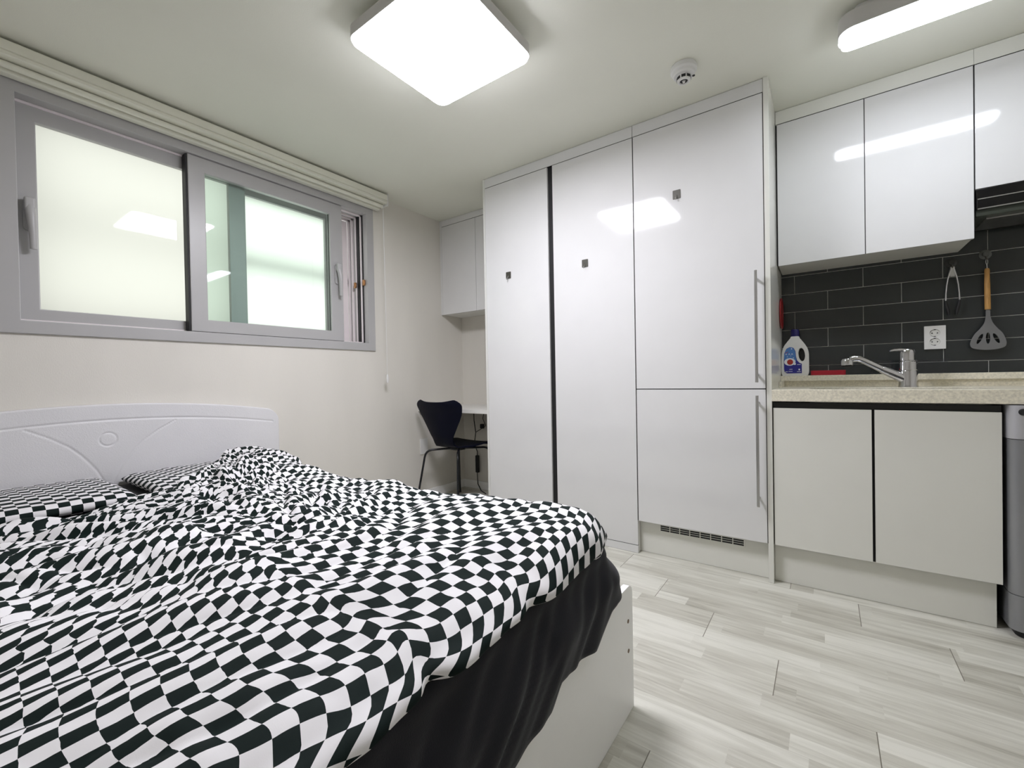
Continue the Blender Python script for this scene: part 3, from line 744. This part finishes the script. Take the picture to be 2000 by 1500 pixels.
for j in range(NT+1):
    gr.append([bm.verts.new(Vector((-2.322, 2.500, 0))+shell_pt(-1+2*i/NU, j/NT)) for i in range(NU+1)])
for j in range(NT):
    for i in range(NU): bm.faces.new((gr[j][i], gr[j][i+1], gr[j+1][i+1], gr[j+1][i]))
bmesh.ops.smooth_vert(bm, verts=bm.verts, factor=.5, use_axis_x=True, use_axis_y=True, use_axis_z=True)
bmesh.ops.smooth_vert(bm, verts=bm.verts, factor=.5, use_axis_x=True, use_axis_y=True, use_axis_z=True)
bm.normal_update()
bmesh.ops.solidify(bm, geom=list(bm.faces), thickness=.010)
obj('seat_shell', bm, M_navy, ch, angle=60)
cx, cy = -2.322, 2.500
for sx_, sy_ in ((-1, -1), (1, -1), (-1, 1), (1, 1)):
    bm = bmesh.new()
    p0 = Vector((cx+sx_*.03, cy+sy_*.02, .428)); p1 = Vector((cx+sx_*.135, cy+sy_*.15, .424)); p3 = Vector((cx+sx_*.215, cy+sy_*.245, .008))
    cor = Vector((cx+sx_*.165, cy+sy_*.185, .420))
    pts = [p0, p1]+[(p1*(1-t)**2+cor*2*t*(1-t)+(cor.lerp(p3, .12))*t*t) for t in (.25, .5, .75, 1)]+[p3]
    tube(bm, pts, .008, n=14)
    lathe(bm, [(.010, .0005), (.0105, .002), (.0100, .012), (.009, .014)], (p3.x, p3.y, 0), n=16)
    obj('leg', bm, M_blacksteel, ch)
bm = bmesh.new(); lathe(bm, [(.055, .418), (.06, .422), (.06, .433), (.05, .436)], (cx, cy, 0), n=28); obj('mounting_plate', bm, M_blacksteel, ch)

# cords under the desk
bm = bmesh.new()
tube(bm, [(-2.50, 2.900, .71), (-2.495, 2.895, .60), (-2.47, 2.885, .50), (-2.49, 2.888, .40), (-2.46, 2.890, .33), (-2.47, 2.89, .2), (-2.46, 2.89, .05), (-2.40, 2.86, .006), (-2.30, 2.80, .006)], .004, n=8)
tube(bm, [(-2.38, 2.905, .71), (-2.40, 2.90, .62), (-2.37, 2.90, .56), (-2.42, 2.90, .53), (-2.47, 2.885, .50)], .003, n=8)
pc = obj('cord', bm, M_black, None)
pcr = thing('power_cable', 'black power cord hanging from the desk behind the chair', 'cord', (-2.45, 2.89, 0))
pc.parent = pcr; pc.matrix_parent_inverse = Matrix.Translation(-pcr.location)
bm = bmesh.new(); box(bm, -2.475, -2.445, 2.875, 2.902, .15, .30, bev=.006); obj('adapter', bm, M_black, pcr)
bm = bmesh.new(); box(bm, -2.42, -2.385, 2.880, 2.905, .535, .575, bev=.006); obj('plug', bm, M_black, pcr)

# ------------------------------------------------------------------ bed
BY0, BY1, BC = -.226, 1.273, .5235
bed = thing('bed', 'white double bed with arched carved headboard under the window', 'bed', (-1.54, .52, 0))
def hb_top(y): return .876-.064*((y-BC)/.695)**2
# headboard front as a fine relief
arcR = [(.772, .785), (.705, .745), (.647, .700), (.612, .660), (.586, .623), (.565, .590), (.549, .554), (.538, .52), (.53, .48)]
arcL = [(2*BC-a, b) for a, b in arcR]
def densify(pl, n=8):
    return [(a[0]+(b[0]-a[0])*t/n, a[1]+(b[1]-a[1])*t/n) for a, b in zip(pl, pl[1:]) for t in range(n)]+[pl[-1]]
arcs = np.array(densify(arcR)+densify(arcL))
ny, nz = 460, 180
ys = np.linspace(BY0, BY1, ny); zmin = .40
Yg = np.repeat(ys[:, None], nz, 1); S = np.linspace(0, 1, nz)[None, :]
R = .065
dy = np.minimum(Yg-BY0, BY1-Yg); drop = np.where(dy < R, R-np.sqrt(np.maximum(0, R*R-(R-dy)**2)), 0)
TOP = .876-.064*((Yg-BC)/.695)**2-drop
Zg = zmin+(TOP-zmin)*S
def groove(d, wd=.0045, dep=.0035): return dep*np.exp(-(d/wd)**2)
T0 = .876-.064*((Yg-BC)/.695)**2
g1 = groove(Zg-(T0-.0705), .004)*(np.abs(Yg-BC) < .715)
da = np.full(Yg.shape, 9.)
for a in arcs: da = np.minimum(da, np.hypot(Yg-a[0], Zg-a[1]))
g2 = groove(da, .004)
rc = np.hypot(Yg-BC, Zg-.7195); g3 = groove(rc-.029, .003)+(-.0015)*(rc < .027)*.0
ed = np.minimum(np.minimum(TOP-Zg, dy*1.0), .006)
Xg = -2.598-(.006-np.sqrt(np.maximum(0, .006**2-(.006-ed)**2)))-np.maximum(np.maximum(g1, g2), g3)
vs = np.stack([Xg, Yg, Zg], -1).reshape(-1, 3)
back = np.stack([np.full(Yg.shape, -2.6385), Yg, Zg], -1)
idx = np.arange(ny*nz).reshape(ny, nz)
faces = np.stack([idx[:-1, :-1], idx[1:, :-1], idx[1:, 1:], idx[:-1, 1:]], -1).reshape(-1, 4).tolist()
vl = vs.tolist(); off = len(vl)
per = list(idx[:, 0])+list(idx[-1, 1:])+list(idx[::-1, -1][1:])+list(idx[0, ::-1][1:-1])
bl = back.reshape(-1, 3)
for k in per: vl.append(bl[k].tolist())
n = len(per)
for k in range(n): faces.append([int(per[k]), int(per[(k+1) % n]), off+(k+1) % n, off+k][::-1])
faces.append([off+k for k in range(n)])
me = bpy.data.meshes.new('headboard'); me.from_pydata(vl, [], [list(map(int, f)) for f in faces]); me.update()
b2 = bmesh.new(); b2.from_mesh(me); bmesh.ops.recalc_face_normals(b2, faces=b2.faces); b2.to_mesh(me); b2.free()
obj_me('headboard', me, M_boardtex, bed, angle=60)
P('headboard_base', M_board, bed, (-2.636, -2.604, BY0+.002, BY1-.002, .001, .3995, .002))
bm = bmesh.new()
slab(bm, [(-.170, .001), (1.214, .001)]+arc(1.214-.030, .360-.030, .030, .030, 0, 90, 8)+arc(-.170+.030, .330, .030, .030, 90, 180, 8), [], YZ(-.476), 0, .018, .0015)
fb = obj('footboard', bm, M_board, bed)
for z in (.264, .180):
    bm = bmesh.new(); lathe(bm, [(.0055, .0), (.0055, .0012), (.001, .0008)], (-.458, 1.178, z), axis='X', n=18)
    o = obj('dowel_plug', bm, M_screw, None); o.parent = fb; o.matrix_parent_inverse = Matrix.Identity(4)
P('side_rail', M_board, bed, (-2.597, -.4775, 1.150, 1.168, .10, .335, .002))
P('side_rail', M_board, bed, (-2.597, -.4775, -.168, -.150, .10, .335, .002))
P('slatted_base', M_board, bed, (-2.597, -.4775, -.1495, 1.1495, .27, .285, .001))
mt = bmesh.new(); box(mt, -2.59, -.4985, -.145, 1.128, .2855, .498, bev=.045, seg=6)
tag(obj('mattress', mt, M_sheet, None), 'thick mattress lying in the white bed frame', 'mattress')

# black fitted sheet
def sstep(a, b, x):
    t = min(1, max(0, (x-a)/(b-a))); return t*t*(3-2*t)
path = []      # (point, outward normal, hem height)
def hemz(y):
    ks = [(-.3, .20), (.1, .215), (.4, .245), (.607, .279), (.665, .292), (.73, .299), (.765, .334), (.84, .330), (.918, .322), (.97, .345), (1.02, .370), (1.07, .374), (1.118, .372), (1.3, .36)]
    for a, b in zip(ks, ks[1:]):
        if y <= b[0]: return a[1]+(b[1]-a[1])*(y-a[0])/(b[0]-a[0])
    return ks[-1][1]
XE, YE, RC = -.480, 1.118, .065
y = -.145
while y < YE-RC: path.append(((XE, y), (1, 0), hemz(y))); y += .008
for i in range(0, 19):
    a = math.radians(90*i/18); path.append(((XE-RC+RC*math.cos(a), YE-RC+RC*math.sin(a)), (math.cos(a), math.sin(a)), .374))
x = XE-RC-.01
while x > -2.58: path.append(((x, YE), (0, 1), .36)); x -= .012
verts = []; faces = []
NP = 34
for k, (p, nrm, hz) in enumerate(path):
    foot = nrm[0] > .02
    for j in range(NP):
        if j < 8:
            o_ = -.30+.27*(j/7)+(-.0)*0; z = .5125
        else:
            q = (j-8)/(NP-9)
            if q < .22:
                a = (q/.22)*math.pi/2; o_ = -.030+.034*math.sin(a)+.002; z = .5125-.034*(1-math.cos(a))
            else:
                qq = (q-.22)/.78; z = .4785+(hz-.4785)*qq
                o_ = .006+ (.034*sstep(0, .55, qq) if foot else .004*qq)
        s = p[1] if foot else p[1]+(XE-p[0])
        if foot and z < .51:
            dd = (.51-z)
            q2 = s*9+dd*13
            f = noise.noise(Vector((q2, dd*4, 3.3)))*.75+.5*noise.noise(Vector((s*21+dd*24, dd*6, 8.1)))
            o_ += f*.020*min(1, dd/.08)
            if z < .37 and o_+XE < -.452 and nrm[0] > .9: o_ = -.452-XE
        verts.append((p[0]+nrm[0]*o_, p[1]+nrm[1]*o_, z+ (.002*noise.noise(Vector((p[0]*20, p[1]*20, 0))))))
for k in range(len(path)-1):
    for j in range(NP-1):
        a = k*NP+j; faces.append((a, a+1, a+NP+1, a+NP))
b0 = len(verts); verts += [(-2.58, -.14, .508), (-.70, -.14, .508), (-.70, .92, .508), (-2.58, .92, .508)]; faces.append((b0, b0+1, b0+2, b0+3))
me = bpy.data.meshes.new('fitted_sheet'); me.from_pydata(verts, [], faces); me.update()
sh = obj_me('fitted_sheet', me, M_sheet, None, angle=80)
sm = sh.modifiers.new('thick', 'SOLIDIFY'); sm.thickness = .0015; sm.offset = 1
tag(sh, 'black cotton sheet draped over the foot of the bed and its footboard', 'sheet')

# ------------------------------------------------------------------ pillows
def pillow(y0, y1, x0, x1, z0, zt, label, seed):
    nx, ny_ = 60, 70; vv = []; uvs = []
    def prof(d, r): d = min(d, r); return math.sqrt(max(0, 1-(1-d/r)**2))
    r = .045
    def dens(a, b, n):
        L = b-a; e = [r*(1-math.cos(math.pi/2*i/8)) for i in range(9)]
        mid = [r+(L-2*r)*i/(n-18) for i in range(1, n-18)]
        return [a+q for q in e]+[a+q for q in mid]+[b-q for q in e[::-1]]
    xs = dens(x0, x1, nx); ysl = dens(y0, y1, ny_)
    def hgt(x, y):
        k = prof(min(x-x0, x1-x), r)*prof(min(y-y0, y1-y), r)
        return k
    bm = bmesh.new(); uvl = bm.loops.layers.uv.new('UVMap')
    top = []; 
    H_ = {}
    for i, x in enumerate(xs):
        row = []
        for j, y in enumerate(ysl):
            k = hgt(x, y); zm = z0+.4*(zt-z0)
            w_ = .004*noise.noise(Vector((x*9, y*9, seed)))
            crown = .010*math.sin(math.pi*(x-x0)/(x1-x0))+.006*math.sin(math.pi*(y-y0)/(y1-y0))
            z = zm+(zt+crown-.012+w_-zm)*k
            row.append(bm.verts.new((x, y, z)))
        top.append(row)
    bot = []
    for i, x in enumerate(xs):
        row = []
        for j, y in enumerate(ysl):
            if i in (0, len(xs)-1) or j in (0, len(ysl)-1): row.append(top[i][j]); continue
            k = hgt(x, y); zm = z0+.4*(zt-z0); row.append(bm.verts.new((x, y, zm-(zm-z0)*k)))
        bot.append(row)
    # arc length coordinates
    U = [[0]*len(ysl) for _ in xs]; V = [[0]*len(ysl) for _ in xs]
    for j in range(len(ysl)):
        for i in range(1, len(xs)): U[i][j] = U[i-1][j]+(top[i][j].co-top[i-1][j].co).length
    for i in range(len(xs)):
        for j in range(1, len(ysl)): V[i][j] = V[i][j-1]+(top[i][j].co-top[i][j-1].co).length
        m_ = V[i][len(ysl)//2]-ysl[len(ysl)//2]
        for j in range(len(ysl)): V[i][j] -= m_
    for j in range(len(ysl)):
        m_ = U[len(xs)//2][j]-xs[len(xs)//2]
        for i in range(len(xs)): U[i][j] -= m_
    for i in range(len(xs)-1):
        for j in range(len(ysl)-1):
            for q, G in enumerate((top, bot)):
                a = [(i, j), (i+1, j), (i+1, j+1), (i, j+1)]
                try: f = bm.faces.new([G[p[0]][p[1]] for p in (a if q == 0 else a[::-1])])
                except ValueError: continue
                for lp, p in zip(f.loops, (a if q == 0 else a[::-1])): lp[uvl].uv = (U[p[0]][p[1]], V[p[0]][p[1]])
    return tag(obj('pillow', bm, M_checkp, None, angle=80), label, 'pillow', 'checkered pillows against the headboard')
pillow(-.13, .497, -2.585, -2.055, .5175, .574, 'checkered pillow on the left, lying fully uncovered against the headboard', 1.0)
pillow(.560, 1.115, -2.585, -2.065, .5175, .567, 'checkered pillow on the right, half hidden under the duvet', 5.0)

# ------------------------------------------------------------------ duvet
def lerpk(ks, v):
    if v <= ks[0][0]: return ks[0][1]
    for a, b in zip(ks, ks[1:]):
        if v <= b[0]:
            t = (v-a[0])/(b[0]-a[0]); t = t*t*(3-2*t); return a[1]+(b[1]-a[1])*t
    return ks[-1][1]
HEAD = [(-.2, -1.97), (.15, -1.965), (.27, -1.93), (.42, -1.985), (.56, -2.03), (.67, -2.10), (.80, -2.26), (.92, -2.43), (1.3, -2.50)]
def foot_x(y): return -.432+.012*noise.noise(Vector((y*6, 2.2, 0)))+.006*noise.noise(Vector((y*17, 4.2, 0)))-.022*math.exp(-((y-.445)/.022)**2)-.016*math.exp(-((y-.70)/.03)**2)-.01*sstep(.4, -.1, y)-.04*sstep(.95, 1.12, y)**2
def far_y(x): return 1.120+.02*noise.noise(Vector((x*3, 7.7, 0)))+.01*noise.noise(Vector((x*9, 1.7, 0)))-.045*sstep(-.60, -.43, x)
NEAR = -.20
def dens(n, r, L):
    e = [r*(1-math.cos(math.pi/2*i/9)) for i in range(10)]
    m_ = n-20
    return np.array([0]+e[1:]+[r+(L-2*r)*i/(m_+1) for i in range(1, m_+1)]+[L-q for q in e[::-1]])/L
RX = .070
ta = dens(270, RX, 1.6); tb = dens(200, RX, 1.3)
na, nb = len(ta), len(tb)
Pg = np.zeros((na, nb, 3)); Pb = np.zeros((na, nb, 3))
def fold(x, y):
    # domain-warped creases, elongated across the bed
    wx = .05*noise.noise(Vector((x*2.3, y*2.3, 1.0))); wy = .05*noise.noise(Vector((x*2.3, y*2.3, 9.0)))
    X, Y = x+wx, y+wy
    th = -.08-.5*sstep(-.75, -1.4, x)*sstep(1.0, .5, y)+.35*noise.noise(Vector((x*1.1, y*1.1, 4.0)))
    u = X*math.cos(th)+Y*math.sin(th); v = -X*math.sin(th)+Y*math.cos(th)
    busy = sstep(-.85, -1.35, x)*.75+.25
    busy *= .45+.55*sstep(1.05, .75, y)
    a = abs(noise.noise(Vector((u*9.5, v*3.0, 2.0))))
    b = abs(noise.noise(Vector((u*14, v*5.5, 12.0))))
    c_ = noise.noise(Vector((u*5, v*4, 22.0)))
    h = .052*(a**.75-.33)*(.45+.55*busy)+.026*(b**.8-.3)*busy+.016*c_
    # extra little crumples
    h += .003*busy*(abs(noise.noise(Vector((X*26, Y*15, 31.))))-.2)
    # small gathers by the foot hem
    f = sstep(-.70, -.46, x)
    h = h*(1-.45*f)+f*(.0045*noise.noise(Vector((y*30, x*6, 3)))+.006*noise.noise(Vector((y*13, x*3, 13))))
    return h
def base(x, y):
    b = .572
    b += .032*sstep(-1.1, -.7, x)*sstep(.65, 1.0, y)
    b += -.012*math.exp(-((x+1.62)/.22)**2)*sstep(.7, 1.0, y)
    # bulge over the covered pillow
    b += .050*sstep(-1.72, -2.28, x)*sstep(.62, .92, y)
    b += -.012*sstep(-1.5, -1.9, x)*sstep(.6, .3, y)
    b += -.018*sstep(-.75, -.45, x)*sstep(.75, .3, y)
    return b
for j in range(nb):
    for i in range(na):
        y0_ = NEAR+(1.12-NEAR)*tb[j]
        xf, xh = foot_x(y0_), lerpk(HEAD, y0_)
        xh += .02*noise.noise(Vector((y0_*14, .5, 0)))+.010*noise.noise(Vector((y0_*33, .5, 4)))
        x = xf+(xh-xf)*ta[i]
        y = NEAR+(far_y(x)-NEAR)*tb[j]
        L = xf-xh
        dxf = ta[i]*L; dxh = (1-ta[i])*L; dyf = (1-tb[j])*(far_y(x)-NEAR); dyn = tb[j]*(far_y(x)-NEAR)
        def pr(d, r): d = max(0, min(d, r)); return math.sqrt(max(0, 1-(1-d/r)**2))
        rh = .022 if y < .62 else .03
        k = pr(dxf, RX)*pr(dxh, rh)*pr(dyf, RX)*pr(dyn, RX)
        over = sstep(-2.02, -2.10, x)*sstep(.56, .64, y)
        zm = .534+.056*over
        zt = base(x, y)+fold(x, y)
        zt = max(zt, zm+.008)
        # hem by the head is thinner
        if y < .7: zt = zm+(zt-zm)*(.45+.55*pr(dxh, .16))
        Pg[i, j] = (x, y, zm+(zt-zm)*k)
        kb = pr(dxf, .04)*pr(dxh, .03)*pr(dyf, .04)*pr(dyn, .04)
        Pb[i, j] = (x, y, zm-.013*kb)
D = np.linalg.norm(np.diff(Pg, axis=0), axis=2); U = np.zeros((na, nb)); U[1:] = np.cumsum(D, 0)
D = np.linalg.norm(np.diff(Pg, axis=1), axis=2); V = np.zeros((na, nb)); V[:, 1:] = np.cumsum(D, 1)
V = V-V[:, -1:]
# twist of the pattern in the near left part
X_, Y_ = Pg[..., 0], Pg[..., 1]
ss = lambda a, b, x: (lambda t: t*t*(3-2*t))(np.clip((x-a)/(b-a), 0, 1))
tw = np.where(Y_ > .30, np.maximum(0, .55-Y_)**2/.5, .125+(.30-Y_))
U = U + tw*.95*ss(-.42, -1.1, X_)*ss(-2.35, -1.25, X_) - .10*ss(.5, .2, Y_)*0
U = U + .045*np.sin((X_+Y_)*3.1)+.03*np.sin(Y_*5+X_*2); V = V+.04*np.sin(X_*3.3+1)+.02*np.sin(X_*7+Y_*3)
verts = Pg.reshape(-1, 3).tolist(); idx = np.arange(na*nb).reshape(na, nb)
bidx = idx.copy(); inner = np.zeros((na, nb), bool); inner[1:-1, 1:-1] = True
bidx[inner] = na*nb+np.arange(inner.sum()); verts += Pb[inner].tolist()
q1 = np.stack([idx[:-1, :-1], idx[:-1, 1:], idx[1:, 1:], idx[1:, :-1]], -1).reshape(-1, 4)
q2 = np.stack([bidx[:-1, :-1], bidx[1:, :-1], bidx[1:, 1:], bidx[:-1, 1:]], -1).reshape(-1, 4)
me = bpy.data.meshes.new('duvet'); me.from_pydata(verts, [], q1.tolist()+q2.tolist()); me.update()
uvl = me.uv_layers.new(name='UVMap')
UVf = np.stack([U, V], -1).reshape(-1, 2)
t1 = np.stack([idx[:-1, :-1], idx[:-1, 1:], idx[1:, 1:], idx[1:, :-1]], -1).reshape(-1)
t2 = np.stack([idx[:-1, :-1], idx[1:, :-1], idx[1:, 1:], idx[:-1, 1:]], -1).reshape(-1)
UVa = UVf[np.concatenate([t1, t2])]
uvl.data.foreach_set('uv', UVa.reshape(-1).astype(np.float32))
dv = obj_me('duvet', me, M_check, None, angle=180)
tag(dv, 'rumpled black and white checkered duvet spread over the bed', 'duvet')
